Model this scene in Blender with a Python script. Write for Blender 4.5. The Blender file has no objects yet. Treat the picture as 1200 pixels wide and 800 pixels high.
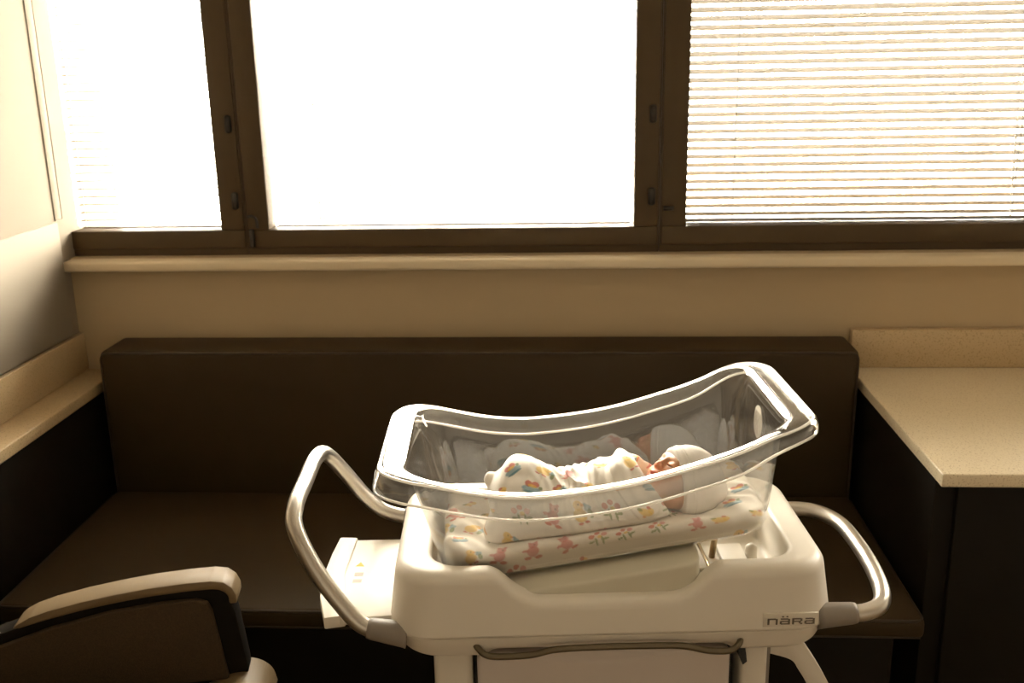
import bpy, bmesh, math, random
import numpy as np
from mathutils import Matrix, Vector
random.seed(4); rng = np.random.default_rng(4)
SC = bpy.context.scene; COL = SC.collection
R = math.radians
# ------------------------------------------------------------------ camera
F_PX = 1179.3
yaw, pitch, roll = R(-3.864), R(15.743), R(-1.160)
fw = Vector((math.sin(yaw)*math.cos(pitch), math.cos(yaw)*math.cos(pitch), -math.sin(pitch)))
r0 = Vector((math.cos(yaw), -math.sin(yaw), 0)); u0 = r0.cross(fw)
rt = r0*math.cos(roll)+u0*math.sin(roll); up = u0*math.cos(roll)-r0*math.sin(roll)
cd = bpy.data.cameras.new('camera'); cam = bpy.data.objects.new('camera', cd); COL.objects.link(cam)
m = Matrix((rt, up, -fw)).transposed().to_4x4(); m.translation = (0, 0, 1.6); cam.matrix_world = m
cd.sensor_width = 36; cd.lens = F_PX*36/1200; cd.clip_start = .02
cd.dof.use_dof = True; cd.dof.focus_distance = 1.78; cd.dof.aperture_fstop = 5.6
SC.camera = cam
# ------------------------------------------------------------------ sky and exposure
w = bpy.data.worlds.new('World'); SC.world = w; w.use_nodes = True
bg = w.node_tree.nodes['Background']
SKY_STRENGTH = 62.0                                        # bright overcast sky over paler ground
wn, wl = w.node_tree.nodes, w.node_tree.links
wt = wn.new('ShaderNodeTexCoord'); wx = wn.new('ShaderNodeSeparateXYZ'); wr_ = wn.new('ShaderNodeValToRGB')
wl.new(wt.outputs['Generated'], wx.inputs[0]); wl.new(wx.outputs['Z'], wr_.inputs[0])
wr_.color_ramp.elements[0].position = .0; wr_.color_ramp.elements[0].color = (.34, .315, .27, 1)
wr_.color_ramp.elements[1].position = .06; wr_.color_ramp.elements[1].color = (1.0, .93, .82, 1)
wl.new(wr_.outputs[0], bg.inputs[0]); bg.inputs[1].default_value = SKY_STRENGTH
SC.view_settings.view_transform = 'Standard'; SC.view_settings.look = 'None'
SC.view_settings.gamma = 1; SC.view_settings.use_curve_mapping = False
SC.view_settings.exposure = 0.22
WY = 2.73            # face of the window wall
WIN = [(-1.4385, -1.002), (-.864, .155), (.297, 1.316), (1.455, 2.474)]     # clear width of the panes; last one an added, unseen window lighting the worktop
WZ0, WZ1 = 1.147, 2.28
for x0, x1 in WIN:                                          # sky portals: guide the daylight through the openings
    ld = bpy.data.lights.new('daylight_portal', 'AREA'); ld.shape = 'RECTANGLE'; ld.size = x1-x0; ld.size_y = WZ1-WZ0
    ld.cycles.is_portal = True
    lo = bpy.data.objects.new('daylight_portal', ld); COL.objects.link(lo)
    lo.location = ((x0+x1)/2, WY+.20, (WZ0+WZ1)/2); lo.rotation_euler = (R(-90), 0, 0)

# ------------------------------------------------------------------ materials
MATS = {}
def nodes(name):
    mt = bpy.data.materials.new(name); mt.use_nodes = True; MATS[name] = mt
    nt = mt.node_tree; return mt, nt, nt.nodes, nt.links, nt.nodes['Principled BSDF']
def mat(name, col, rough=.5, metal=0, spec=.5, noise=0, nscale=60, bump=0, bscale=200, sheen=0, coat=0):
    mt, nt, N, L, P = nodes(name)
    P.inputs['Base Color'].default_value = (*col, 1); P.inputs['Roughness'].default_value = rough
    P.inputs['Metallic'].default_value = metal; P.inputs['Specular IOR Level'].default_value = spec
    if sheen: P.inputs['Sheen Weight'].default_value = sheen
    if coat: P.inputs['Coat Weight'].default_value = coat
    tc = N.new('ShaderNodeTexCoord')
    if noise:
        n = N.new('ShaderNodeTexNoise'); n.inputs['Scale'].default_value = nscale; n.inputs['Detail'].default_value = 4
        mx = N.new('ShaderNodeMix'); mx.data_type = 'RGBA'
        mx.inputs[6].default_value = tuple(c*(1-noise) for c in col)+(1,)
        mx.inputs[7].default_value = tuple(min(1, c*(1+noise)) for c in col)+(1,)
        L.new(tc.outputs['Object'], n.inputs['Vector']); L.new(n.outputs['Fac'], mx.inputs[0]); L.new(mx.outputs[2], P.inputs['Base Color'])
    if bump:
        n = N.new('ShaderNodeTexNoise'); n.inputs['Scale'].default_value = bscale; n.inputs['Detail'].default_value = 3
        b = N.new('ShaderNodeBump'); b.inputs['Strength'].default_value = bump; b.inputs['Distance'].default_value = .002
        L.new(tc.outputs['Object'], n.inputs['Vector']); L.new(n.outputs['Fac'], b.inputs['Height']); L.new(b.outputs['Normal'], P.inputs['Normal'])
    return mt
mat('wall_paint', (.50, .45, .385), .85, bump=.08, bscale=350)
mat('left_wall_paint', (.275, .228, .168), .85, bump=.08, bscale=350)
mat('window_wall_paint', (.50, .385, .235), .85, bump=.08, bscale=350)
mat('ceiling_paint', (.66, .61, .53), .9)
mat('floor_vinyl', (.30, .22, .14), .45, noise=.12, nscale=4)
mat('bronze_frame', (.080, .052, .023), .55, spec=.3, noise=.06, nscale=30)
mat('black_fitting', (.02, .015, .010), .5)
mat('sill', (.74, .62, .43), .5)
mat('vinyl_brown', (.040, .0235, .0062), .62, spec=.3, bump=.10, bscale=700, noise=.08, nscale=9)
mat('vinyl_piping', (.030, .018, .007), .5)
mat('dark_laminate', (.010, .0065, .003), .6, spec=.2, noise=.15, nscale=12)
mat('arm_laminate', (.20, .138, .068), .5)
mat('tweed', (.064, .039, .016), .9, noise=.45, nscale=420, bump=.3, bscale=500)
mat('chair_frame', (.010, .007, .004), .6, spec=.15)
mat('shell_plastic', (.80, .745, .65), .42, noise=.015, nscale=8)
mat('tray_plastic', (.66, .62, .50), .5)
mat('lilac_plastic', (.68, .61, .56), .45)
mat('collar_grey', (.27, .235, .20), .5)
mat('satin_metal', (.62, .58, .52), .33, metal=1)
mat('wire_metal', (.17, .14, .095), .35, metal=1)
mat('dark_gap', (.015, .012, .01), .7)
mat('logo_grey', (.17, .14, .11), .5)
mat('logo_plate', (.77, .715, .62), .35)
mat('rubber', (.03, .03, .03), .7)
mat('paper', (.85, .80, .70), .7, noise=.10, nscale=300)
mat('icon_yellow', (.75, .52, .10), .6); mat('icon_grey', (.52, .47, .40), .6)
mat('brass', (.55, .42, .25), .3, metal=1)
mat('bead', (.85, .82, .74), .3)
# stone worktop: fine speckle; upstands and ledge use a darker copy with shade in its colour
def stone(name, dark, light, rough):
    mt, nt, N, L, P = nodes(name)
    tc = N.new('ShaderNodeTexCoord'); n = N.new('ShaderNodeTexNoise'); n.inputs['Scale'].default_value = 260; n.inputs['Detail'].default_value = 2
    cr = N.new('ShaderNodeValToRGB'); cr.color_ramp.elements[0].position = .33; cr.color_ramp.elements[0].color = (*dark, 1)
    cr.color_ramp.elements[1].position = .43; cr.color_ramp.elements[1].color = (*light, 1)
    L.new(tc.outputs['Object'], n.inputs['Vector']); L.new(n.outputs['Fac'], cr.inputs[0]); L.new(cr.outputs[0], P.inputs['Base Color'])
    P.inputs['Roughness'].default_value = rough; P.inputs['Specular IOR Level'].default_value = .7
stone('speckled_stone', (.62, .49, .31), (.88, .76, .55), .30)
stone('shaded_stone', (.36, .25, .12), (.55, .41, .23), .40)
# slats: thin aluminium-white, a little light passes
mt, nt, N, L, P = nodes('slat_white')
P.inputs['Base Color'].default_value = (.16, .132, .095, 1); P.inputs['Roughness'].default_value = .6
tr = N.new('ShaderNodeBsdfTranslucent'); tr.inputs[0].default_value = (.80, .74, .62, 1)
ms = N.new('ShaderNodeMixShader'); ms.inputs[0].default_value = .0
L.new(P.outputs[0], ms.inputs[1]); L.new(tr.outputs[0], ms.inputs[2]); L.new(ms.outputs[0], N['Material Output'].inputs[0])
# clear sheet plastics / glass: real Fresnel-like reflection over a see-through sheet
def clear(name, tint, f0, power, rough, white=0.0, wcol=(.9, .86, .78)):
    mt, nt, N, L, P = nodes(name); N.remove(P)
    lw = N.new('ShaderNodeLayerWeight'); lw.inputs[0].default_value = .5
    pw = N.new('ShaderNodeMath'); pw.operation = 'POWER'; pw.inputs[1].default_value = power
    ma = N.new('ShaderNodeMath'); ma.operation = 'MULTIPLY_ADD'; ma.inputs[1].default_value = .9-f0; ma.inputs[2].default_value = f0
    t = N.new('ShaderNodeBsdfTransparent'); t.inputs[0].default_value = (*tint, 1)
    g = N.new('ShaderNodeBsdfGlossy'); g.inputs['Roughness'].default_value = rough; g.inputs[0].default_value = (1, 1, 1, 1)
    ms = N.new('ShaderNodeMixShader')
    L.new(lw.outputs['Facing'], pw.inputs[0]); L.new(pw.outputs[0], ma.inputs[0]); L.new(ma.outputs[0], ms.inputs[0])
    src = t
    if white:
        d = N.new('ShaderNodeBsdfDiffuse'); d.inputs[0].default_value = (*wcol, 1)
        tl = N.new('ShaderNodeBsdfTranslucent'); tl.inputs[0].default_value = (*wcol, 1)
        m2 = N.new('ShaderNodeMixShader'); m2.inputs[0].default_value = .6; L.new(d.outputs[0], m2.inputs[1]); L.new(tl.outputs[0], m2.inputs[2])
        m3 = N.new('ShaderNodeMixShader'); m3.inputs[0].default_value = white; L.new(t.outputs[0], m3.inputs[1]); L.new(m2.outputs[0], m3.inputs[2]); src = m3
    L.new(src.outputs[0], ms.inputs[1]); L.new(g.outputs[0], ms.inputs[2]); L.new(ms.outputs[0], N['Material Output'].inputs[0])
    return mt
clear('window_glass', (.97, .97, .96), .04, 4, .0)
clear('clear_acrylic', (.97, .96, .94), .055, 3.2, .008, white=.02)
clear('acrylic_edge_glint', (.95, .93, .90), .12, 2.0, .12, white=.85, wcol=(.95, .91, .84))  # whitened: window light refracted in the rim is put into the colour
# printed cotton and skin: colour attribute computed in python, fine weave on top
def attr_mat(name, rough, sub=0, weave=0, wscale=900, sheen=0):
    mt, nt, N, L, P = nodes(name)
    a = N.new('ShaderNodeAttribute'); a.attribute_name = 'Col'; L.new(a.outputs['Color'], P.inputs['Base Color'])
    P.inputs['Roughness'].default_value = rough
    if sub:
        P.inputs['Subsurface Weight'].default_value = sub; P.inputs['Subsurface Radius'].default_value = (.006, .0025, .0015); P.inputs['Subsurface Scale'].default_value = 1.0
    if sheen: P.inputs['Sheen Weight'].default_value = sheen
    if weave:
        tc = N.new('ShaderNodeTexCoord'); n = N.new('ShaderNodeTexNoise'); n.inputs['Scale'].default_value = wscale
        b = N.new('ShaderNodeBump'); b.inputs['Strength'].default_value = weave; b.inputs['Distance'].default_value = .001
        L.new(tc.outputs['Object'], n.inputs['Vector']); L.new(n.outputs['Fac'], b.inputs['Height']); L.new(b.outputs['Normal'], P.inputs['Normal'])
attr_mat('printed_cotton', .85, weave=.2, sheen=.2)
attr_mat('skin', .5, sub=.35)
# knitted cap with fine ribs
mt, nt, N, L, P = nodes('cap_knit')
P.inputs['Base Color'].default_value = (.80, .76, .70, 1); P.inputs['Roughness'].default_value = .9
tc = N.new('ShaderNodeTexCoord'); wv = N.new('ShaderNodeTexWave'); wv.inputs['Scale'].default_value = 110; wv.inputs['Distortion'].default_value = 1.5; wv.bands_direction = 'Y'
b = N.new('ShaderNodeBump'); b.inputs['Strength'].default_value = .14; b.inputs['Distance'].default_value = .001
L.new(tc.outputs['Object'], wv.inputs['Vector']); L.new(wv.outputs['Fac'], b.inputs['Height']); L.new(b.outputs['Normal'], P.inputs['Normal'])

# ------------------------------------------------------------------ mesh helpers
def tag(o, label=None, cat=None, group=None, kind=None):
    if label: o['label'] = label
    if cat: o['category'] = cat
    if group: o['group'] = group
    if kind: o['kind'] = kind
    return o
def link(name, me, material, parent=None):
    if material: me.materials.clear(); me.materials.append(MATS[material])
    o = bpy.data.objects.new(name, me); COL.objects.link(o)
    if parent: o.parent = parent
    return o
def empty(name, loc=(0, 0, 0), rz=0, parent=None):
    o = bpy.data.objects.new(name, None); COL.objects.link(o); o.location = loc; o.rotation_euler = (0, 0, rz)
    o.empty_display_size = .1
    if parent: o.parent = parent
    return o
def npmesh(name, V, Q, smooth=True, colors=None):
    V = np.asarray(V, np.float32); Q = np.asarray(Q, np.int32); k = Q.shape[1]
    me = bpy.data.meshes.new(name); me.vertices.add(len(V)); me.vertices.foreach_set('co', V.ravel())
    me.loops.add(Q.size); me.loops.foreach_set('vertex_index', Q.ravel()); me.polygons.add(len(Q))
    me.polygons.foreach_set('loop_start', np.arange(0, Q.size, k, dtype=np.int32))
    me.update(calc_edges=True); me.validate()
    me.polygons.foreach_set('use_smooth', np.full(len(me.polygons), smooth))
    if colors is not None:
        a = me.color_attributes.new('Col', 'FLOAT_COLOR', 'POINT')
        a.data.foreach_set('color', np.c_[colors, np.ones(len(colors))].astype(np.float32).ravel())
    return me
def box_mesh(x0, x1, y0, y1, z0, z1, bev=0, seg=2):
    bm = bmesh.new(); bmesh.ops.create_cube(bm, size=1)
    for v in bm.verts: v.co = ((x0+x1)/2+v.co.x*(x1-x0), (y0+y1)/2+v.co.y*(y1-y0), (z0+z1)/2+v.co.z*(z1-z0))
    if bev: bmesh.ops.bevel(bm, geom=bm.edges[:], offset=bev, segments=seg, profile=.5, affect='EDGES')
    me = bpy.data.meshes.new('box'); bm.to_mesh(me); bm.free()
    if bev:
        me.polygons.foreach_set('use_smooth', np.full(len(me.polygons), True)); me.set_sharp_from_angle(angle=R(50)) 
    return me
def box(name, x0, x1, y0, y1, z0, z1, material, parent=None, bev=0, seg=2, local=None):
    """box in parent space; for a top-level box the origin sits at its base"""
    if parent is None:
        cx, cy = (x0+x1)/2, (y0+y1)/2
        o = link(name, box_mesh(x0-cx, x1-cx, y0-cy, y1-cy, 0, z1-z0, bev, seg), material); o.location = (cx, cy, z0)
    else: o = link(name, box_mesh(x0, x1, y0, y1, z0, z1, bev, seg), material, parent)
    return o
def prism(name, poly, axis, a0, a1, material, parent=None, bev=0, seg=2, smooth=False):
    """extrude a 2-D polygon along an axis: 'x' poly=(y,z), 'y' poly=(x,z), 'z' poly=(x,y)"""
    bm = bmesh.new()
    def co(p, a): return {'x': (a, p[0], p[1]), 'y': (p[0], a, p[1]), 'z': (p[0], p[1], a)}[axis]
    f = bm.faces.new([bm.verts.new(co(p, a0)) for p in poly])
    e = bmesh.ops.extrude_face_region(bm, geom=[f])
    for v in [g for g in e['geom'] if isinstance(g, bmesh.types.BMVert)]:
        i = 'xyz'.index(axis); v.co[i] = a1
    bmesh.ops.recalc_face_normals(bm, faces=bm.faces[:])
    if bev: bmesh.ops.bevel(bm, geom=bm.edges[:], offset=bev, segments=seg, profile=.5, affect='EDGES')
    me = bpy.data.meshes.new(name); bm.to_mesh(me); bm.free()
    if bev or smooth:
        me.polygons.foreach_set('use_smooth', np.full(len(me.polygons), True)); me.set_sharp_from_angle(angle=R(40))
    return link(name, me, material, parent)
def catmull(pts, n=8, closed=False):
    P = [np.array(p, float) for p in pts]; out = []; k = len(P)
    for i in range(k if closed else k-1):
        g = (lambda j: P[j % k]) if closed else (lambda j: P[min(max(j, 0), k-1)])
        a, b, c, d = g(i-1), g(i), g(i+1), g(i+2)
        for t in np.arange(n)/n:
            out.append(.5*((2*b)+(c-a)*t+(2*a-5*b+4*c-d)*t*t+(3*b-a-3*c+d)*t**3))
    if not closed: out.append(P[-1])
    return np.array(out)
def tube_mesh(path, rad, sides=12, closed=False):
    path = np.asarray(path, float); n = len(path); rad = np.broadcast_to(rad, (n,))
    T = np.roll(path, -1, 0)-np.roll(path, 1, 0) if closed else np.gradient(path, axis=0)
    T /= np.linalg.norm(T, axis=1)[:, None]+1e-12
    ref = np.array([0, 0, 1.]) if abs(T[0][2]) < .9 else np.array([0, 1., 0])
    nrm = np.cross(T[0], ref); nrm /= np.linalg.norm(nrm); V = []
    for i in range(n):
        nrm = nrm-T[i]*nrm.dot(T[i]); nrm /= np.linalg.norm(nrm); bn = np.cross(T[i], nrm)
        a = np.arange(sides)/sides*2*np.pi
        V.append(path[i]+rad[i]*(np.cos(a)[:, None]*nrm+np.sin(a)[:, None]*bn))
    V = np.concatenate(V); Q = []
    m_ = n if closed else n-1
    for i in range(m_):
        j = (i+1) % n
        for s in range(sides): Q.append((i*sides+s, i*sides+(s+1) % sides, j*sides+(s+1) % sides, j*sides+s))
    if not closed:                                       # end caps as fans of quads
        for base, rev in ((0, True), ((n-1)*sides, False)):
            for s in range(1, sides-2, 2):
                q = (base, base+s, base+s+1, base+s+2); Q.append(q[::-1] if rev else q)
    return npmesh('tube', V, Q)
def tube(name, path, rad, material, parent=None, sides=12, closed=False):
    return link(name, tube_mesh(path, rad, sides, closed), material, parent)
# --- signed-distance modelling (moulded plastic, cloth, the baby)
def smin(a, b, k):
    h = np.clip(.5+.5*(b-a)/k, 0, 1); return b*(1-h)+a*h-k*h*(1-h)
def smax(a, b, k): return -smin(-a, -b, k)
def ell(P, c, r):
    q = (P-np.asarray(c, np.float32))/np.asarray(r, np.float32); k0 = np.sqrt((q*q).sum(-1))
    q2 = q/np.asarray(r, np.float32); k1 = np.sqrt((q2*q2).sum(-1))+1e-9
    return k0*(k0-1)/k1
def cap(P, a, b, ra, rb=None):
    a = np.asarray(a, np.float32); b = np.asarray(b, np.float32); rb = ra if rb is None else rb
    ab = b-a; t = np.clip(((P-a)@ab)/(ab@ab), 0, 1); d = P-a-t[..., None]*ab
    return np.sqrt((d*d).sum(-1))-(ra+(rb-ra)*t)
def rrect(x, y, hx, hy, r):
    qx = np.abs(x)-hx+r; qy = np.abs(y)-hy+r
    return np.hypot(np.maximum(qx, 0), np.maximum(qy, 0))+np.minimum(np.maximum(qx, qy), 0)-r
def slab(d2, z, z0, z1, r):
    w2 = np.abs(z-(z0+z1)/2)-(z1-z0)/2+r; d = d2+r
    return np.minimum(np.maximum(d, w2), 0)+np.hypot(np.maximum(d, 0), np.maximum(w2, 0))-r
def surfnet(fn, lo, hi, h, it=2):
    lo = np.array(lo, np.float32); hi = np.array(hi, np.float32); n = np.ceil((hi-lo)/h).astype(int)+1
    ax = [lo[i]+h*np.arange(n[i], dtype=np.float32) for i in range(3)]
    D = np.empty(tuple(n), np.float32)
    for i in range(0, n[0], 16):
        X, Y, Z = np.meshgrid(ax[0][i:i+16], ax[1], ax[2], indexing='ij'); D[i:i+16] = fn(np.stack([X, Y, Z], -1))
    S = D < 0
    c = np.zeros(tuple(n-1), np.uint8)
    for dx in (0, 1):
        for dy in (0, 1):
            for dz in (0, 1): c += S[dx:n[0]-1+dx, dy:n[1]-1+dy, dz:n[2]-1+dz]
    act = (c > 0) & (c < 8); idx = -np.ones(act.shape, np.int64); ijk = np.argwhere(act); idx[act] = np.arange(len(ijk))
    acc = np.zeros((len(ijk), 3)); cnt = np.zeros(len(ijk))
    cs = [(a, b, g) for a in (0, 1) for b in (0, 1) for g in (0, 1)]
    for p in cs:
        for k in range(3):
            if p[k]: continue
            q = list(p); q[k] = 1
            a = D[tuple((ijk+p).T)]; b = D[tuple((ijk+q).T)]; mk = (a < 0) != (b < 0)
            t = np.where(mk, a/(a-b+1e-20), 0); pos = np.repeat(np.array([p], float), len(ijk), 0); pos[:, k] = t
            acc[mk] += pos[mk]; cnt += mk
    V = lo+h*(ijk+acc/cnt[:, None])
    Qs = []
    for k in range(3):
        s0 = [slice(None)]*3; s1 = [slice(None)]*3; s0[k] = slice(0, -1); s1[k] = slice(1, None)
        a = S[tuple(s0)]; b = S[tuple(s1)]; e = np.argwhere(a != b)
        u, v = [(1, 2), (2, 0), (0, 1)][k]
        ok = (e[:, u] > 0) & (e[:, v] > 0) & (e[:, u] < n[u]-1) & (e[:, v] < n[v]-1); e = e[ok]
        ins = a[tuple(e.T)]
        def g(du, dv):
            f = e.copy(); f[:, u] -= du; f[:, v] -= dv; return idx[tuple(f.T)]
        q = np.stack([g(1, 1), g(0, 1), g(0, 0), g(1, 0)], 1); q[~ins] = q[~ins][:, ::-1]; Qs.append(q)
    Q = np.concatenate(Qs); V = V.astype(np.float32)
    for _ in range(it):                                   # settle the vertices on the surface
        d = fn(V); e = h*.5; G = np.stack([fn(V+np.eye(3, dtype=np.float32)[k]*e)-fn(V-np.eye(3, dtype=np.float32)[k]*e) for k in range(3)], 1)/(2*e)
        V = V-np.clip(d/((G*G).sum(1)+1e-6), -h, h)[:, None]*G
        V = V.astype(np.float32)
    return V, Q
def ss(a, b, x):
    t = np.clip((x-a)/(b-a), 0, 1); return t*t*(3-2*t)

# ------------------------------------------------------------------ room
XL, XR, YB, ZC = -1.44, 3.0, -2.6, 2.62
tag(box('floor', XL-.15, XR+.15, YB-.15, WY+.35, -.1, 0, 'floor_vinyl'), kind='structure')
tag(box('ceiling', XL-.15, XR+.15, YB-.15, WY+.35, ZC, ZC+.1, 'ceiling_paint'), kind='structure')
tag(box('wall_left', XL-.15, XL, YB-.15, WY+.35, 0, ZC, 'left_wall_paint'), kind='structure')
tag(box('wall_right', XR, XR+.15, YB-.15, WY+.35, 0, ZC, 'wall_paint'), kind='structure')
tag(box('wall_front', XL, XR, YB-.15, YB, 0, ZC, 'wall_paint'), kind='structure')
wb = tag(empty('wall_back', (0, WY, 0)), kind='structure')
box('wall_below_window', XL, XR, 0, .28, 0, 1.075, 'window_wall_paint', wb)
box('wall_above_window', XL, XR, 0, .28, 2.37, ZC, 'window_wall_paint', wb)
box('wall_beside_window', 2.546, XR, 0, .28, 1.075, 2.37, 'window_wall_paint', wb)
sill = tag(box('trim_1', XL+.002, 2.6, WY-.05, WY+.035, 1.045, 1.0745, 'sill', bev=.008, seg=3), kind='structure')
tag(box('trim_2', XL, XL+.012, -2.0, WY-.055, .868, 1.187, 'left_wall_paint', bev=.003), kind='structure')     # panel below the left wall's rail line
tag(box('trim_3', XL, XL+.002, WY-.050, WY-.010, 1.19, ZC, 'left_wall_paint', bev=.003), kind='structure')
# windows: a fixed frame, a sash, panes and blinds between them
SLAT_P, SLAT_W = .0226, .025
def slat_mesh(x0, x1):
    V = []; n = 6; th = .0007
    for s in (0, 1):
        for i in range(n+1):
            t = i/n-.5; V += [(x0, t*SLAT_W, .0016*(1-4*t*t)+s*th), (x1, t*SLAT_W, .0016*(1-4*t*t)+s*th)]
    Q = []; k = 2*(n+1)
    for i in range(n):
        a = 2*i; Q += [(a, a+2, a+3, a+1), (k+a, k+a+1, k+a+3, k+a+2)]
    Q += [(0, 1, k+1, k), (2*n, k+2*n, k+2*n+1, 2*n+1)]
    return npmesh('slat', V, Q)
OUT = [(-1.4395, -.931), (-.929, .224), (.226, 1.385), (1.387, 2.545)]  # fourth opening is added out of view for light on the worktop
TILT = [R(6), R(12), R(-34), R(12)]
for i, ((x0, x1), (o0, o1)) in enumerate(zip(WIN, OUT)):
    wr = tag(empty('window_%d' % (i+1), ((o0+o1)/2, WY, 1.08)), kind='structure'); cx = (o0+o1)/2
    def bx(name, a, b, c, d, e, f, mt_, par=wr, bev=0): return box(name, a-cx, b-cx, c-WY, d-WY, e-1.08, f-1.08, mt_, par, bev)
    bx('frame_bottom', o0, o1, WY+.037, WY+.17, 1.0755, 1.095, 'bronze_frame')
    bx('frame_top', o0, o1, WY+.037, WY+.17, 2.335, 2.369, 'bronze_frame')
    y0, y1 = WY+.030, WY+.11
    bx('sash_bottom', o0+(.004 if i else .0), o1-.004, y0, y1, 1.096, WZ0, 'bronze_frame', bev=.003)
    bx('sash_top', o0+(.004 if i else .0), o1-.004, y0, y1, WZ1, 2.333, 'bronze_frame', bev=.003)
    if i > 0: bx('sash_stile', o0+.004, x0, y0, y1, WZ0+.0005, WZ1-.0005, 'bronze_frame', bev=.003)
    bx('sash_stile', x1, o1-.004, y0, y1, WZ0+.0005, WZ1-.0005, 'bronze_frame', bev=.003)
    if i: bx('jamb', o0, o0+.003, WY+.034, WY+.17, 1.096, 2.334, 'bronze_frame')
    bx('jamb', o1-.003, o1, WY+.034, WY+.17, 1.096, 2.334, 'bronze_frame')
    bx('pane', x0, x1, WY+.075, WY+.079, WZ0, WZ1, 'window_glass')
    bx('pane', x0, x1, WY+.125, WY+.129, WZ0, WZ1, 'window_glass')
    me = slat_mesh(x0-cx+.004, x1-cx-.004); me.materials.append(MATS['slat_white'])
    z = WZ0+.022; k = 0
    while z < WZ1-.01:
        s = bpy.data.objects.new('slat', me); COL.objects.link(s); s.parent = wr
        s.location = (0, .102, z-1.08); s.rotation_euler = (TILT[i]+random.uniform(-.015, .015), 0, 0); z += SLAT_P; k += 1
    bx('bottom_rail', x0+.004, x1-.004, WY+.092, WY+.112, WZ0-.004+(.006 if i == 2 else 0), WZ0+.004+(.006 if i == 2 else 0), 'slat_white', bev=.002)
    for fx in ((.13, .87) if i else (.66,)):
        bx('ladder_cord', x0+(x1-x0)*fx, x0+(x1-x0)*fx+.0016, WY+.0885, WY+.0900, WZ0+.01, WZ1, 'slat_white')
    if i in (0, 1, 2):                                      # hinges and latches on the stiles
        for hz in ((1.44, 1.23) if i == 0 else (1.449, 1.23)):
            tube('hinge', [(o1-.022-cx, .026, hz-1.08-.024), (o1-.022-cx, .026, hz-1.08-.020), (o1-.022-cx, .026, hz-1.08+.020), (o1-.022-cx, .026, hz-1.08+.024)], [.004, .0095, .0095, .004], 'black_fitting', wr, 10)
    if i == 1:
        tube('latch', catmull([(o0+.008-cx, .024, .105), (o0+.022-cx, .018, .108), (o0+.034-cx, .016, .100), (o0+.036-cx, .018, .075)], 6), .004, 'black_fitting', wr, 8)
        bx('latch_plate', o0+.010, o0+.022, WY+.018, WY+.030, 1.100, 1.150, 'black_fitting', bev=.002)
    if i == 2:
        tube('latch', [(o0+.008-cx, .022, .118), (o0+.036-cx, .020, .118)], .006, 'black_fitting', wr, 8)
        bm = bmesh.new(); bmesh.ops.create_uvsphere(bm, u_segments=8, v_segments=6, radius=.0034); sm = bpy.data.meshes.new('bead'); bm.to_mesh(sm); bm.free(); sm.materials.append(MATS['bead'])
        tube('bead_cord', [(1.168-cx, .062, .09), (1.155-cx, .062, .55)], .0006, 'bead', wr, 6)
        for q in range(28):
            s = bpy.data.objects.new('bead', sm); COL.objects.link(s); s.parent = wr
            s.location = (1.168-.0003*q-cx, .062, .085+.0092*q*1.0)

# ------------------------------------------------------------------ built-in worktop and ledge
dt = tag(empty('worktop', (1.5, 2.35, .73)), 'pale speckled stone worktop in front of the right window', 'worktop')
box('slab', -.752, .9, -.385, .379, 0, .03, 'speckled_stone', dt, bev=.004, seg=3)
box('backsplash', -.752, .9, .349, .376, .0305, .137, 'shaded_stone', dt, bev=.002)
dc = tag(empty('cabinet', (1.5, 2.35, 0)), 'dark cabinet standing under the pale stone worktop', 'cabinet')
box('carcass', -.737, .9, -.31, .379, .0, .7295, 'dark_laminate', dc, bev=.002)
for k in range(3): 
    d = box('door', -.695+.53*k, -.172+.53*k, -.33, -.3105, .08, .722, 'dark_laminate', dc, bev=.002)
    tube('handle', [(-.21+.53*k, -.345, .56), (-.21+.53*k, -.345, .68)], .005, 'wire_metal', d, 8)
lg = tag(empty('ledge', (-1.385, 1.0, .718)), 'narrow speckled stone ledge along the left wall', 'ledge')
box('slab', -.0545, .055, -2.6, 1.725, 0, .032, 'shaded_stone', lg, bev=.004, seg=3)
box('upstand', -.0545, -.038, -2.6, 1.725, .0325, .142, 'shaded_stone', lg, bev=.002)
lc = tag(empty('low_cabinet', (-1.40, 1.0, 0)), 'dark panelled unit below the narrow left ledge', 'cabinet')
for k in range(5): box('panel', -.039, .045, -2.6+k*.865, -2.6+(k+1)*.865-.004, 0, .7175, 'dark_laminate', lc, bev=.002)

# ------------------------------------------------------------------ daybed sofa under the window
so = tag(empty('sofa', (-.285, 2.3, 0)), 'long dark brown vinyl bench sofa below the windows', 'sofa')
SX = 1.017
box('base', -SX+.02, SX-.03, -.28, .395, 0, .395, 'dark_laminate', so, bev=.006)
box('seat', -SX, SX, -.375, .25, .397, .445, 'vinyl_brown', so, bev=.014, seg=4)
bk = box('backrest', -SX, SX, .2505, .408, .40, .852, 'vinyl_brown', so, bev=.016, seg=4)
def rect_path(x0, x1, z0, z1, y, r, n=5):
    P = []
    for cx_, cz_, a0 in ((x1-r, z1-r, 0), (x0+r, z1-r, 90), (x0+r, z0+r, 180), (x1-r, z0+r, 270)):
        for k in range(n+1): a = R(a0+90*k/n); P.append((cx_+r*math.cos(a), y, cz_+r*math.sin(a)))
    return P
tube('piping', rect_path(-SX+.003, SX-.003, .41, .846, .2545, .02), .0032, 'vinyl_piping', bk, 8, True)
st = so.children[1]
P = [(x, z, y) for x, y, z in rect_path(-SX+.004, SX-.004, -.371, .24, .440, .02)]
tube('piping', P, .0035, 'vinyl_piping', st, 8, True)
tube('piping', [(-SX+.01, -.373, .403), (SX-.01, -.373, .403)], .003, 'vinyl_piping', st, 8)

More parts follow.
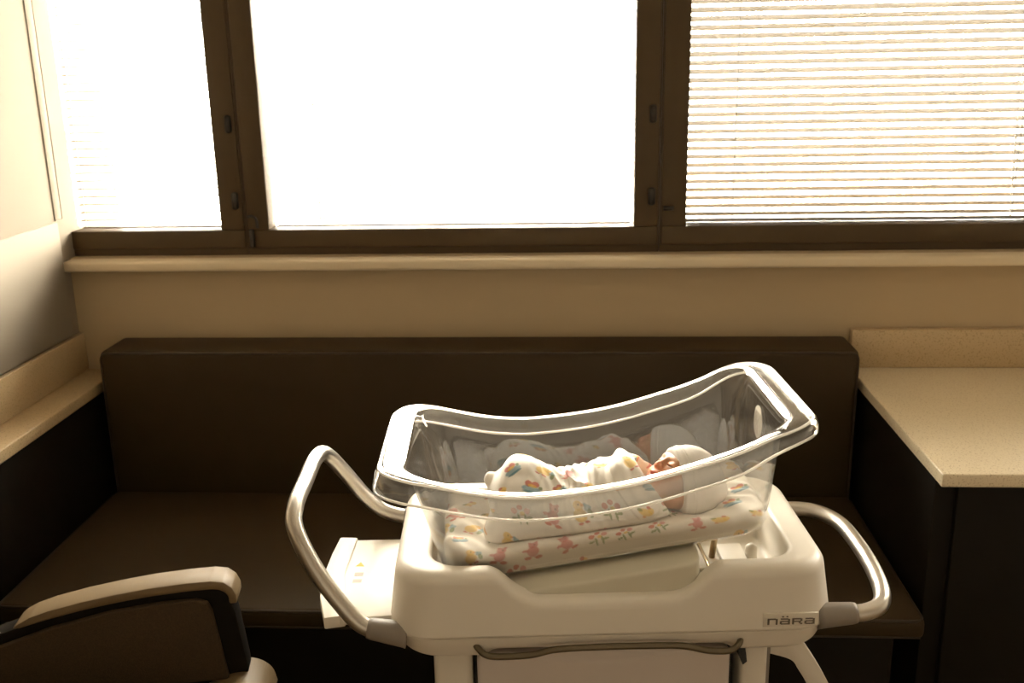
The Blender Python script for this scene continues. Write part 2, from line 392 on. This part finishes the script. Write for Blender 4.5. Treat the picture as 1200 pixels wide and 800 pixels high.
# ------------------------------------------------------------------ armchair
ch = tag(empty('armchair', (-.872, 1.375, 0), R(10)), 'brown tweed armchair with pale curved arm caps in the lower left corner', 'armchair')
def arm(s):
    y0, y1 = (.222, .282) if s > 0 else (-.282, -.222)
    top = [(-.128, .609), (-.118, .618), (-.095, .630), (-.06, .641), (0, .654), (.06, .664), (.122, .672), (.19, .677), (.235, .678), (.258, .674), (.272, .662), (.279, .645), (.279, .628)]
    low = [(.264, .628), (.264, .642), (.258, .652), (.248, .658), (.235, .660), (.19, .659), (.122, .654), (.06, .646), (0, .636), (-.06, .623), (-.115, .609)]
    a = prism('arm_cap', top+low, 'y', y0, y1, 'arm_laminate', ch, bev=.0035, seg=2)
    g = prism('arm_frame', [(-.33, .45), (-.33, .523), (-.25, .560), (-.165, .592), (-.117, .606), (-.06, .621), (0, .634), (.06, .644), (.122, .652), (.19, .657), (.235, .658), (.252, .652), (.262, .640), (.272, .60), (.284, .49), (.284, .445)], 'y', y0+.012, y1-.004, 'chair_frame', ch, bev=.003)
    yy = (y0-.004, y0+.0125) if s > 0 else (y1-.0125, y1+.004)
    prism('arm_panel', [(-.32, .46), (-.32, .50), (-.165, .572), (-.06, .606), (.05, .630), (.14, .640), (.205, .642), (.226, .634), (.232, .615), (.25, .47)], 'y', yy[0], yy[1], 'tweed', ch, bev=.005, seg=2)
    yo = (y1-.0045, y1+.006) if s > 0 else (y0-.006, y0+.0045)
    prism('arm_panel', [(-.32, .30), (-.32, .50), (-.165, .572), (-.06, .606), (.05, .630), (.14, .640), (.205, .642), (.226, .634), (.232, .615), (.262, .30)], 'y', yo[0], yo[1], 'tweed', ch, bev=.004, seg=2)
    cp = catmull([(.20, 0, .452), (.235, 0, .468), (.27, 0, .475), (.30, 0, .468), (.322, 0, .448), (.330, 0, .42)], 5)
    poly = [(p[0], p[2]) for p in cp]+[(.315, .42), (.20, .42)]
    prism('rail_cap', poly, 'y', y0-.05 if s > 0 else y0-.004, y1+.004 if s > 0 else y1+.05, 'arm_laminate', ch, bev=.004, seg=2)
    for x in (-.30, .25): box('leg', x-.02, x+.02, (y0+y1)/2-.018, (y0+y1)/2+.018, 0, .445 if x > 0 else .46, 'chair_frame', ch, bev=.004)
arm(1); arm(-1)
box('seat', -.30, .29, -.215, .168, .33, .455, 'tweed', ch, bev=.03, seg=4)
box('backrest', -.43, -.305, -.225, .225, .33, .98, 'tweed', ch, bev=.035, seg=4)
box('seat_frame', -.33, .27, -.25, .25, .27, .325, 'chair_frame', ch, bev=.006)

# ------------------------------------------------------------------ bassinet trolley (local frame: x along, y away from the viewer, z up)
TO = Vector((.06, 1.48, 0)); TY = R(4.5); TM = Matrix.Translation(TO) @ Matrix.Rotation(TY, 4, 'Z')
tr = tag(empty('bassinet_trolley', TO, TY), 'cream plastic hospital bassinet trolley with metal loop handles', 'trolley')
def toplevel(name, V, Q, base, material, colors=None):
    base = np.array(base, np.float32); o = link(name, npmesh(name, V-base, Q, colors=colors), material)
    o.location = TM @ Vector(base.tolist()); o.rotation_euler = (0, 0, TY); return o
def zb(x): return .750+.155*(x+.17)                      # tilted underside of the tub
def f_shell(P):
    x, y, z = P[..., 0], P[..., 1], P[..., 2]
    tap = (z-.69)*.13
    d = slab(rrect(x, y-.205, .376-tap, .205-tap, .075), z, .640, .787, .020)
    d = smax(d, .6772-z, .002)
    rec = slab(rrect(x-.002, y-.20, .306, .150, .05), z, .705, .90, .012)
    d = smax(d, -rec, .010)
    # the lowered middle of the front wall
    hx = .130+1.0*np.clip(z-.735, 0, .06)
    nt_ = smax(smax(np.abs(x+.012)-hx, .738-z, .03), y-.12, .02)
    d = smax(d, -nt_, .018)
    # pocket in the right end of the recess
    return d
V, Q = surfnet(f_shell, (-.40, -.02, .67), (.40, .43, .80), .0034)
link('shell', npmesh('shell', V, Q), 'shell_plastic', tr)
def f_apron(P):
    x, y, z = P[..., 0], P[..., 1], P[..., 2]
    tap = np.clip(.675-z, 0, 1)*.30+.0004
    d = slab(rrect(x, y-.205, .374-tap, .203-tap, .075), z, .630, .72, .012)
    d = smax(d, z-.6745, .0015)
    sc = slab(rrect(x+.005, y+.0, .205, .035, .02), z, .60, .6500+.004*np.cos(x*12), .01)
    return smax(d, -sc, .012)
V, Q = surfnet(f_apron, (-.40, -.02, .62), (.40, .43, .70), .0034)
link('apron', npmesh('apron', V, Q), 'shell_plastic', tr)
# tilting platform under the tub
V, Q = surfnet(lambda P: smax(smax(slab(rrect(P[..., 0]+.015, P[..., 1]-.18, .163, .150, .02), P[..., 2], .700, 1, .006), P[..., 2]-zb(P[..., 0])+.004+.25*np.clip(.060-P[..., 1], 0, 1), .006), -(P[..., 0]*0+1), .001), (-.20, .015, .69), (.18, .35, .83), .004)
link('platform', npmesh('platform', V, Q), 'tray_plastic', tr)
lb = box('lift_bracket', .155, .212, .150, .235, .7055, .713, 'shell_plastic', tr, bev=.002)
tube('rod', [(.190, .075, .7135), (.186, .24, .7135)], .0035, 'brass', lb, 10)
box('lift_plate', .216, .262, .095, .235, .7055, .717, 'shell_plastic', tr, bev=.002)
tube('knob', [(.272, .19, .705), (.272, .19, .732), (.272, .19, .738)], [.011, .011, .004], 'shell_plastic', tr, 16)
tube('tilt_rod', [(.200, .19, .713), (.210, .19, zb(.21)-.004)], .006, 'brass', tr, 10)
# logo plate with its lettering
pl = box('logo_plate', .246, .338, -.0012, .003, .6845, .7085, 'logo_plate', tr, bev=.0008)
LET = {  # strokes of the rounded block letters on a 5 x 5 grid: x0, x1, z0, z1
 'n': [(0, 1, 0, 5), (1, 4.2, 4, 5), (4.2, 5.2, 0, 4.6)],
 'a': [(.4, 4.2, 4, 5), (4.2, 5.2, 0, 4.6), (.6, 4.2, 2.1, 3), (0, 1, .4, 2.7), (.6, 4.2, 0, .9)],
 'r': [(0, 1, 0, 5), (1, 4.6, 4, 5), (4.2, 5.2, 2.6, 4.6), (1, 4.6, 1.9, 2.8), (3.4, 4.4, .9, 1.9), (4.1, 5.2, 0, 1.1)]}
bm = bmesh.new(); u = .0029; gx = .2535
for ch_, dots in (('n', 0), ('a', 1), ('r', 0), ('a', 0)):
    for x0, x1, z0, z1 in LET[ch_]+([(1.0, 2.0, 5.9, 6.9), (3.2, 4.2, 5.9, 6.9)] if dots else []):
        r = bmesh.ops.create_cube(bm, size=1)
        for v in r['verts']: v.co = (gx+((x0+x1)/2+v.co.x*(x1-x0))*u*1.12, -.0016+v.co.y*.0008, .6885+((z0+z1)/2+v.co.z*(z1-z0))*u*.78)
    gx += 6.3*u*1.12
me = bpy.data.meshes.new('lettering'); bm.to_mesh(me); bm.free()
link('lettering', me, 'logo_grey', pl)
# left handle (raised), right handle (let down)
Lh = [(-.372, .030, .672), (-.400, .034, .676), (-.435, .040, .696), (-.490, .058, .766), (-.530, .085, .838), (-.536, .125, .866), (-.533, .200, .876), (-.529, .290, .884), (-.518, .335, .876), (-.490, .366, .825), (-.455, .385, .765), (-.420, .392, .728), (-.372, .392, .712)]
hl = tube('handle', catmull(Lh, 8), .0145, 'satin_metal', tr, 18)
Rh = [(.362, .030, .684), (.395, .030, .686), (.428, .028, .690), (.456, .040, .696), (.472, .080, .702), (.484, .170, .704), (.486, .270, .706), (.478, .330, .708), (.452, .375, .709), (.415, .392, .709), (.365, .392, .709)]
hr = tube('handle', catmull(Rh, 8), .0145, 'satin_metal', tr, 18)
def collar(par, a, b):
    a = np.array(a); b = np.array(b); tube('collar', [a, a+(b-a)*.15, a+(b-a)*.9, b], [.0225, .0215, .0182, .0168], 'collar_grey', par, 18)
collar(hl, (-.345, .030, .668), (-.412, .035, .680)); collar(hl, (-.345, .392, .708), (-.380, .392, .714))
collar(hr, (.345, .030, .684), (.412, .029, .688)); collar(hr, (.340, .392, .709), (.378, .392, .709))
# writing shelf pulled out on the left
sh = prism('side_shelf', [(-.30, .062), (-.478, .050), (-.497, .12), (-.503, .20), (-.500, .28), (-.494, .340), (-.30, .340)], 'z', .676, .690, 'shell_plastic', tr, bev=.002)
prism('shelf_lip', [(-.452, .053), (-.487, .046), (-.506, .12), (-.512, .20), (-.509, .28), (-.503, .346), (-.468, .343), (-.474, .2)], 'z', .672, .6945, 'shell_plastic', sh, bev=.003)
prism('warning_mark', [(-.458, .232), (-.442, .232), (-.450, .248)], 'z', .690, .6905, 'icon_yellow', sh)
box('printed_mark', -.456, -.440, .196, .208, .690, .6905, 'icon_grey', sh); box('printed_mark', -.456, -.440, .172, .183, .690, .6905, 'icon_grey', sh)
# lower body
box('post', -.305, -.238, .045, .16,   .13, .640, 'shell_plastic', tr, bev=.012, seg=3)
box('post', .226, .272, .045, .16,   .13, .640, 'shell_plastic', tr, bev=.010, seg=3)
box('post_channel', .2725, .282, .07, .15, .13, .640, 'collar_grey', tr)
cb = box('cabinet_body', -.236, .212, .060, .375, .16, .634, 'dark_gap', tr, bev=.002)
for z0, z1 in ((.445, .622), (.30, .438), (.17, .294)):
    def f_dr(P, z0=z0, z1=z1):
        x, y, z = P[..., 0], P[..., 1], P[..., 2]
        d = slab(rrect(x+.013, z-(z0+z1)/2, .217, (z1-z0)/2, .012), y, .036, .0595, .004)
        return smax(d, -ell(P, (-.01, .030, z1+.006), (.13, .016, .026)), .004)
    V, Q = surfnet(f_dr, (-.24, .02, z0-.01), (.215, .07, z1+.01), .004); link('drawer', npmesh('drawer', V, Q), 'lilac_plastic', tr)
rail = catmull([(-.231, .02, .660), (-.227, .006, .655), (-.206, -.004, .645), (-.142, -.004, .645), (-.099, -.004, .654), (-.029, -.004, .657), (.056, -.004, .657), (.113, -.004, .655), (.156, -.004, .645), (.192, -.004, .644), (.210, .004, .652), (.214, .02, .660)], 8)
tube('wire_rail', rail, .0056, 'wire_metal', tr, 10)
prism('latch_clip', [(.212, .648), (.224, .648), (.231, .600), (.224, .594), (.217, .61)], 'y', .028, .06, 'rubber', tr, bev=.001)
bo = catmull([(.288, .64, 0), (.318, .625, 0), (.354, .580, 0), (.402, .499, 0), (.413, .45, 0), (.395, .38, 0)], 5)
bi = catmull([(.372, .38, 0), (.384, .44, 0), (.366, .492, 0), (.345, .530, 0), (.330, .550, 0), (.288, .565, 0)], 5)
prism('side_bracket', [(p[0], p[1]) for p in bo]+[(p[0], p[1]) for p in bi], 'y', .105, .135, 'shell_plastic', tr, bev=.002)
# base, columns and castors
for sx in (-1, 1):
    box('foot_bar', sx*.27-.035, sx*.27+.035, -.02, .44, .085, .13, 'shell_plastic', tr, bev=.012, seg=3)
    for yy in (.02, .40):
        c = tube('castor', [(sx*.27-.014, yy, .04), (sx*.27-.012, yy, .04), (sx*.27+.012, yy, .04), (sx*.27+.014, yy, .04)], [.034, .04, .04, .034], 'rubber', tr, 20)
        box('castor_fork', sx*.27-.02, sx*.27+.02, yy-.014, yy+.014, .045, .086, 'collar_grey', c, bev=.003)
box('cross_bar', -.235, .235, .17, .26, .09, .125, 'shell_plastic', tr, bev=.008)
box('column', -.10, .10, .20, .30, .125, .165, 'shell_plastic', tr, bev=.004)

# ------------------------------------------------------------------ clear tub
RX = np.array([-.40, -.385, -.355, -.31, -.27, -.23, -.19, -.13, -.06, 0, .05, .09, .16, .21, .25, .29, .32, .36])
RZ = np.array([.955, .960, .962, .955, .945, .936, .929, .9255, .931, .939, .949, .960, .981, .999, 1.020, 1.031, 1.035, 1.032])
def zr(x):
    xs_ = np.linspace(-.40, .36, 153); zs = np.interp(xs_, RX, RZ); ker = np.ones(9)/9; zp = np.pad(zs, 4, mode='edge'); return np.interp(x, xs_, np.convolve(zp, ker, 'valid'))
def loop(x0, x1, y0, y1, r, n=12, m_=40, mw=20):
    P = []
    def seg(a, b, k): 
        for i in range(k): t = i/k; P.append((a[0]+(b[0]-a[0])*t, a[1]+(b[1]-a[1])*t))
    def arc(c, a0):
        for i in range(n): a = R(a0+90*i/n); P.append((c[0]+r*math.cos(a), c[1]+r*math.sin(a)))
    arc((x1-r, y0+r), -90); seg((x1, y0+r), (x1, y1-r), mw); arc((x1-r, y1-r), 0); seg((x1-r, y1), (x0+r, y1), m_)
    arc((x0+r, y1-r), 90); seg((x0, y1-r), (x0, y0+r), mw); arc((x0+r, y0+r), 180); seg((x0+r, y0), (x1-r, y0), m_)
    return np.array(P)
levels = []          # (bounds, radius, t between floor and rim, dz)
def lv(x0, x1, y0, y1, r, t, dz=0): levels.append((x0, x1, y0, y1, r, t, dz))
lv(-.02, .0, .18, .19, .004, 0); lv(-.15, .14, .12, .25, .03, 0)
lv(-.258, .245, .088, .282, .035, 0); lv(-.272, .259, .072, .298, .042, 0, .004); lv(-.282, .268, .063, .307, .045, 0, .012); lv(-.287, .272, .058, .312, .046, 0, .024)
for t in (.3, .45, .6, .75, .88): 
    k = (t-.15)/.85; lv(-.287-.050*k, .272+.010*k, .058-.038*k, .312+.038*k, .046+.008*k, t)
lv(-.338, .283, .0195, .3505, .054, .97); lv(-.3405, .286, .017, .353, .056, 1, -.001)
lv(-.350, .295, .012, .358, .060, 1, .0015); lv(-.372, .316, .004, .366, .066, 1, .001); lv(-.382, .327, .0005, .3695, .070, 1, -.002); lv(-.386, .331, -.002, .372, .072, 1, -.008)
lv(-.389, .333, -.004, .374, .073, 1, -.022); lv(-.391, .334, -.006, .376, .074, 1, -.036)
VV = []; nl = None
for x0, x1, y0, y1, r, t, dz in levels:
    p = loop(x0, x1, y0, y1, r); nl = len(p); z = zb(p[:, 0])*(1-t)+zr(p[:, 0])*t+(dz*(1-.40*ss(.18, .30, p[:, 0])) if dz < -.007 else dz)
    VV.append(np.c_[p, z])
Vt = np.concatenate(VV); Qt = []
for i in range(len(levels)-1):
    for s in range(nl): Qt.append((i*nl+s, (i+1)*nl+s, (i+1)*nl+(s+1) % nl, i*nl+(s+1) % nl))
h2 = nl//2                                                # close the floor's small hole
for s in range(0, h2-1): Qt.append((s, s+1, nl-2-s, nl-1-s))
tub = toplevel('bassinet_tub', Vt, Qt, (-.02, .185, .745), 'clear_acrylic')
tag(tub, 'clear plastic bassinet tub with a swooping rim on the trolley', 'tub')
md = tub.modifiers.new('thickness', 'SOLIDIFY'); md.thickness = .0028; md.offset = 1; md.use_even_offset = False
tb = np.array((-.02, .185, .745))
def tube_on(i, rad, dz=0): 
    p = VV[i].copy(); p[:, 2] += dz; return tube('rim_edge', p-tb, rad, 'acrylic_edge_glint', tub, 8, True)
tube_on(len(levels)-4, .0026, .0015); tube_on(len(levels)-1, .0023)
# oval label and name card at the head end
a = np.linspace(0, 2*np.pi, 33)[:-1]
Vl = [(.2805+.0008*0+.010*math.sin(t)*.08, .215+.026*math.cos(t), .965+.030*math.sin(t)) for t in a]+[(.2790+.010*math.sin(t)*.08, .215+.026*math.cos(t), .965+.030*math.sin(t)) for t in a]
bm = bmesh.new(); vs = [bm.verts.new(Vector(v)-Vector(tb)) for v in Vl]
bm.faces.new(vs[:32]); bm.faces.new(vs[32:][::-1])
for s in range(32): bm.faces.new((vs[s], vs[32+s], vs[32+(s+1) % 32], vs[(s+1) % 32]))
me = bpy.data.meshes.new('oval_label'); bm.to_mesh(me); bm.free(); link('oval_label', me, 'paper', tub)

# ------------------------------------------------------------------ printed cloth
YEL, ORG, RED, PNK, BLU, GRN, TEA = (.80, .52, .10), (.72, .30, .06), (.55, .07, .03), (.62, .20, .19), (.16, .34, .42), (.16, .24, .08), (.06, .20, .26)
MOTIFS = [  # little nursery-print motifs: chick with posy, cub, flowers, hen on a book, small star
    [(-.05, -.12, .30, .26, YEL), (.02, .22, .21, .20, YEL), (.22, .20, .09, .05, ORG), (.06, .26, .035, .035, (.1, .06, .03)), (-.18, -.42, .12, .05, RED), (.12, -.42, .12, .05, RED), (.40, .04, .16, .12, BLU), (.42, -.18, .11, .18, GRN), (.34, .18, .08, .07, BLU)],
    [(0, -.08, .24, .26, PNK), (.04, .26, .20, .17, PNK), (-.10, .42, .07, .07, PNK), (.18, .42, .07, .07, PNK), (-.22, -.36, .15, .07, RED), (.20, -.38, .15, .07, RED), (-.30, .0, .14, .07, PNK), (.10, .26, .04, .04, (.15, .04, .03))],
    [(-.25, .18, .13, .12, RED), (.02, .30, .12, .10, RED), (.28, .14, .13, .12, PNK), (.06, .06, .10, .09, YEL), (-.12, -.15, .05, .22, GRN), (.14, -.18, .05, .22, GRN), (.30, -.14, .13, .06, GRN), (-.30, -.12, .13, .06, GRN)],
    [(0, -.12, .42, .16, BLU), (0, -.26, .38, .06, TEA), (-.16, .12, .15, .15, RED), (.12, .16, .15, .14, RED), (.0, .05, .18, .08, YEL), (.34, .05, .08, .08, GRN)],
    [(-.04, 0, .32, .15, YEL), (.22, .10, .14, .13, YEL), (-.30, .06, .12, .07, GRN), (.10, .22, .10, .07, RED), (-.10, -.20, .10, .05, ORG)],
    [(0, 0, .12, .12, YEL), (.12, .08, .07, .07, ORG), (-.12, -.08, .07, .07, GRN)],
]
def cloth_colors(u, v, seed, pitch=.050, base=(.80, .755, .675), size=.034):
    g = np.random.default_rng(seed); C = np.tile(np.array(base), (len(u), 1)); row = 0
    vv = v.min()-pitch
    while vv < v.max()+pitch:
        uu = u.min()-pitch+(pitch*.5 if row % 2 else 0); k = 0
        while uu < u.max()+pitch:
            mo = MOTIFS[int(g.integers(0, 6))]; an = g.uniform(-.5, .5); cu = uu+g.uniform(-.008, .008); cv = vv+g.uniform(-.006, .006); s = size*g.uniform(.85, 1.15)
            mk = (np.abs(u-cu) < s*.75) & (np.abs(v-cv) < s*.75)
            if mk.any():
                du = (u[mk]-cu)/s; dv = (v[mk]-cv)/s; ca, sa = math.cos(an), math.sin(an); a_ = du*ca+dv*sa; b_ = -du*sa+dv*ca
                sub = C[mk]
                for mx_, my_, rx, ry, colr in mo:
                    e = ((a_-mx_)/rx)**2+((b_-my_)/ry)**2; t = np.clip((1.15-e)/.3, 0, 1)[:, None]*.74
                    sub = sub*(1-t)+np.array(colr)*t
                C[mk] = sub
            uu += pitch*.92
        vv += pitch*.80; row += 1
    return C
# mattress in its printed sheet
def f_mat(P):
    x, y, z = P[..., 0], P[..., 1], P[..., 2]
    b = zb(x)+.0035; th = .050-.006*ss(0, .2, x)+.032*ss(-.20, -.275, x)*(1+.25*np.sin(y*55+x*30))
    wr = .0022*np.sin(y*140+40*x+2*np.sin(x*60))*ss(-.12, -.24, x)+.0016*np.sin((x*.9+y*.8)*170+3*np.sin(y*40))*ss(.10, .22, x)+.001*np.sin(x*70+y*50)
    dent = .020*np.exp(-((x-.155)**2/.0030+(y-.16)**2/.0036))
    zz = z-b; flare = np.clip(zz, 0, .2)*.14
    return slab(rrect(x+.0065, y-.185, .270+flare*.7, .120+flare, .042), zz, 0, th+wr-dent, .018)*.9
V, Q = surfnet(f_mat, (-.32, .03, .70), (.31, .34, .90), .0019)
N_ = V[:, 2]-zb(V[:, 0]); front = np.where(V[:, 1] < .12, V[:, 2]+V[:, 1]*.8, V[:, 1]*1.0+.9)
mat_o = toplevel('mattress', V, Q, (-.01, .185, .75), 'printed_cotton', cloth_colors(V[:, 0], V[:, 1]*.95+N_*1.0, 7, pitch=.058, size=.037))
tag(mat_o, 'thin mattress in a white sheet with nursery print inside the tub', 'mattress')

# ------------------------------------------------------------------ the baby
HO = np.array((.136, .157, .881), np.float32)
n_ = np.array((-.62, -.10, .78)); n_ /= np.linalg.norm(n_)
u_ = np.array((.70, .32, .60)); u_ -= n_*(u_@n_); u_ /= np.linalg.norm(u_); a_ = np.cross(u_, n_)
HR = np.stack([a_, u_, n_]).astype(np.float32)
HS = 1.10
def f_head(P):
    q = (P-HO)@HR.T/HS; m_ = q.copy(); m_[..., 0] = np.abs(q[..., 0])
    d = ell(q, (0, .010, -.008), (.045, .049, .055))
    d = smin(d, ell(q, (0, -.020, .010), (.036, .036, .036)), .014)
    d = smin(d, ell(m_, (.019, -.021, .026), (.018, .017, .017)), .012)       # cheeks
    d = smin(d, ell(m_, (.015, .010, .037), (.015, .006, .008)), .010)         # brows
    d = smax(d, -ell(m_, (.0165, .0005, .053), (.010, .0055, .008)), .007)     # eye hollows
    d = smin(d, ell(m_, (.0165, -.001, .0385), (.0095, .0065, .0072)), .004)   # closed lids
    d = smax(d, -ell(m_, (.0168, -.0035, .0475), (.0090, .0014, .0060)), .0015)
    d = smin(d, cap(q, (0, .004, .0455), (0, -.011, .0490), .0036, .0054), .006)
    d = smin(d, ell(q, (0, -.0125, .0505), (.0060, .0052, .0056)), .004)
    d = smin(d, ell(m_, (.0058, -.0140, .0485), (.0045, .0042, .0048)), .003)
    d = smax(d, -ell(m_, (.0032, -.0180, .0525), (.0016, .0016, .003)), .0015)
    d = smin(d, ell(q, (0, -.0258, .0460), (.0105, .0040, .0062)), .004)
    d = smin(d, ell(q, (0, -.0340, .0445), (.0090, .0040, .0062)), .004)
    d = smax(d, -ell(q, (0, -.0300, .0520), (.0100, .0014, .0065)), .0016)
    d = smin(d, ell(q, (0, -.0455, .0330), (.012, .010, .010)), .009)
    d = smin(d, ell(m_, (.042, .000, -.016), (.005, .013, .008)), .004)        # ears, under the cap
    return d*HS
def f_body(P):
    d = f_head(P)
    d = smin(d, cap(P, HO+np.array((-.012, .0, -.014), np.float32), (.075, .165, .848), .024, .026), .014)
    d = smin(d, ell(P, (.030, .165, .848), (.056, .060, .031)), .016)
    d = smin(d, ell(P, (-.055, .165, .842), (.060, .054, .035)), .018)
    for s in (-1, 1):
        y = .165+s*.030
        d = smin(d, cap(P, (-.085, y, .842), (-.135, .165+s*.034, .876), .024, .018), .012)
        d = smin(d, cap(P, (-.135, .165+s*.034, .876), (-.150, .165+s*.022, .826), .018, .012), .008)
        d = smin(d, cap(P, (-.150, .165+s*.022, .826), (-.172, .165+s*.024, .830), .011, .009), .006)
        d = smin(d, cap(P, (.060, .165+s*.050, .856), (-.010, .165+s*.058, .850), .016, .013), .010)
        d = smin(d, cap(P, (-.010, .165+s*.058, .850), (.020, .165+s*.028, .880), .013, .010), .008)
    return d
V, Q = surfnet(f_body, (-.20, .08, .80), (.215, .25, .955), .0015)
q = (V-HO)@HR.T/HS; aq = np.abs(q[:, 0]); C = np.tile(np.array((.58, .30, .16)), (len(V), 1))
def blend(C, w_, col): w_ = np.clip(w_, 0, 1)[:, None]; return C*(1-w_)+np.array(col)*w_
C = blend(C, .55*np.exp(-((aq-.022)**2+(q[:, 1]+.020)**2)/.00020)*(q[:, 2] > 0), (.70, .27, .16))
C = blend(C, .6*np.exp(-(aq**2+(q[:, 1]+.012)**2)/.00006)*(q[:, 2] > .04), (.72, .27, .17))
lip = np.exp(-((aq/.0095)**4+((q[:, 1]+.030)/.0068)**4))*(q[:, 2] > .035); C = blend(C, .8*lip, (.52, .13, .09))
C = blend(C, .9*np.exp(-((aq/.0085)**4+((q[:, 1]+.0298)/.0012)**2))*(q[:, 2] > .035), (.20, .04, .03))
lid = np.exp(-(((aq-.0168)/.0090)**4+((q[:, 1]+.0036+.03*(aq-.0168)**2/.01)/.0012)**2))*(q[:, 2] > .025); C = blend(C, .9*lid, (.13, .06, .035))  # shade of the closed lid crease painted into the skin colour
C = blend(C, .30*np.exp(-(((aq-.016)/.012)**2+((q[:, 1]-.000)/.006)**2))*(q[:, 2] > .025), (.50, .22, .14))
brow = np.exp(-(((aq-.016)/.010)**4+((q[:, 1]-.0115)/.0022)**2))*(q[:, 2] > .02); C = blend(C, .28*brow, (.35, .18, .10))
person = toplevel('person', V, Q, (.0, .165, .80), 'skin', C)
tag(person, 'sleeping newborn in a white knit cap, swaddled in printed cotton, lying in the tub', 'person')
pbase = np.array((.0, .165, .80), np.float32)
# cap: follows the skull, turned-up cuff, gathered end
CN = np.array((.97, .22, .06)); CN /= np.linalg.norm(CN); CN = CN.astype(np.float32); CP = np.array((.118, .160, .890), np.float32)
def f_cap(P):
    q = (P-HO)@HR.T/HS
    d = ell(q, (0, .010, -.008), (.045, .049, .055)); d = smin(d, ell(q, (0, -.020, .010), (.036, .036, .036)), .014)*HS
    d = smin(d, ell(P, HO+np.array((.016, 0, -.012), np.float32), (.048, .048, .045)), .02)
    d = smin(d, cap(P, (.168, .160, .866), (.194, .160, .858), .030, .013), .022)
    s = (P-CP)@CN
    cuff = .0022*(1-ss(.0155, .0175, s))*ss(-.002, .001, s)-.0012*np.exp(-((s-.0175)/.0012)**2)
    d = d-.0035-cuff-.0006*np.sin(s*420)*ss(.05, .02, np.abs(s))
    d = smax(d, -s, .003)
    kn = smin(cap(P, (.193, .162, .862), (.204, .162, .860), .012, .007), ell(P, (.209, .161, .860), (.006, .010, .009)), .004)
    return smin(d, kn, .004)
V, Q = surfnet(f_cap, (.09, .08, .805), (.24, .25, .96), .0016)
o = link('cap', npmesh('cap', V-pbase, Q), 'cap_knit', person); o['label'] = 'white knitted newborn cap with turned-up cuff'
# swaddle blanket
def f_sw(P):
    x, y, z = P[..., 0], P[..., 1], P[..., 2]
    d = ell(P, (.030, .165, .862), (.090, .086, .056))
    d = smin(d, ell(P, (-.140, .172, .856), (.064, .080, .062)), .030)
    d = smin(d, ell(P, (-.055, .165, .847), (.085, .088, .048)), .030)
    d = smin(d, cap(P, (-.185, .112, .815), (.070, .108, .845), .026, .026), .030)
    d = smin(d, cap(P, (-.16, .215, .82), (.07, .225, .852), .028, .026), .03)
    d = smin(d, cap(P, (.055, .165, .872), (.085, .165, .860), .045, .040), .02)
    d = smin(d, cap(P, (.05, .108, .842), (.112, .118, .838), .024, .020), .016)
    # pointed fold over the knees and a gathered tuft at the feet
    d = smin(d, ell(P, (-.145, .175, .908), (.020, .030, .014)), .024)
    d = smin(d, ell(P, (-.200, .185, .880), (.012, .012, .012)), .008)
    # chest fold under the chin
    d = smin(d, cap(P, (.020, .130, .910), (.035, .205, .910), .010, .010), .022)
    # wrinkles
    th = np.arctan2(z-.85, y-.165)
    s1 = x+.32*(z-.86)+.10*(y-.165)
    w1 = np.exp(-((x+.055)/.055)**2)*ss(.815, .86, z)
    ph = s1*190+2.6*np.sin(th*1.9+x*31)+1.5*np.sin(y*70+x*40)
    d = d-.0030*w1*(1-2*np.abs(np.sin(ph*.5))**.8)*(.55+.45*np.sin(y*48+1))
    d = d-.0012*w1*np.sin(s1*420+3*np.sin(th*3+x*22))
    d = d-.0016*np.sin(x*95+th*2.6+2*np.sin(x*33))*ss(.82, .87, z)
    d = d-.0022*np.exp(-((x-.05)/.03)**2)*np.sin(s1*210-th*3)*ss(.86, .90, z)
    # overlapping layer: the free edge runs from the chin down towards the feet
    e = (z-.840)-.26*(x-.10)-.9*np.clip(x-.055, 0, 1)
    d = d-.0030*ss(-.0012, .0012, e)*ss(.19, .15, y)
    e2 = (x-.030)+.55*(z-.88)+.12*np.sin((z-.86)*40)*.06
    d = d-.0028*ss(-.001, .001, e2)*ss(.17, .14, y)*ss(.845, .86, z)
    # hollow for the neck and head
    nh = np.array((.090, .155, .880), np.float32)
    d = smax(d, -ell(P, HO+np.array((-.018, -.004, .006), np.float32), (.074, .064, .068)), .006)
    return smax(d, zb(x)+.0535-z-.006*ss(.0, .2, x), .010)*.85
V, Q = surfnet(f_sw, (-.24, .05, .76), (.15, .29, .955), .0016)
ang = np.arctan2(V[:, 2]-.845, -(V[:, 1]-.165))
sw_col = cloth_colors(V[:, 0]+.25*(V[:, 2]-.85), ang*.078, 23, pitch=.056, size=.036)
sw_col[(V[:, 0] < -.188) & (V[:, 2] > .864)] = (.80, .755, .675)
o = link('swaddle_blanket', npmesh('swaddle_blanket', V-pbase, Q, colors=sw_col), 'printed_cotton', person)
o['label'] = 'white cotton blanket with a nursery print wrapped around the baby'
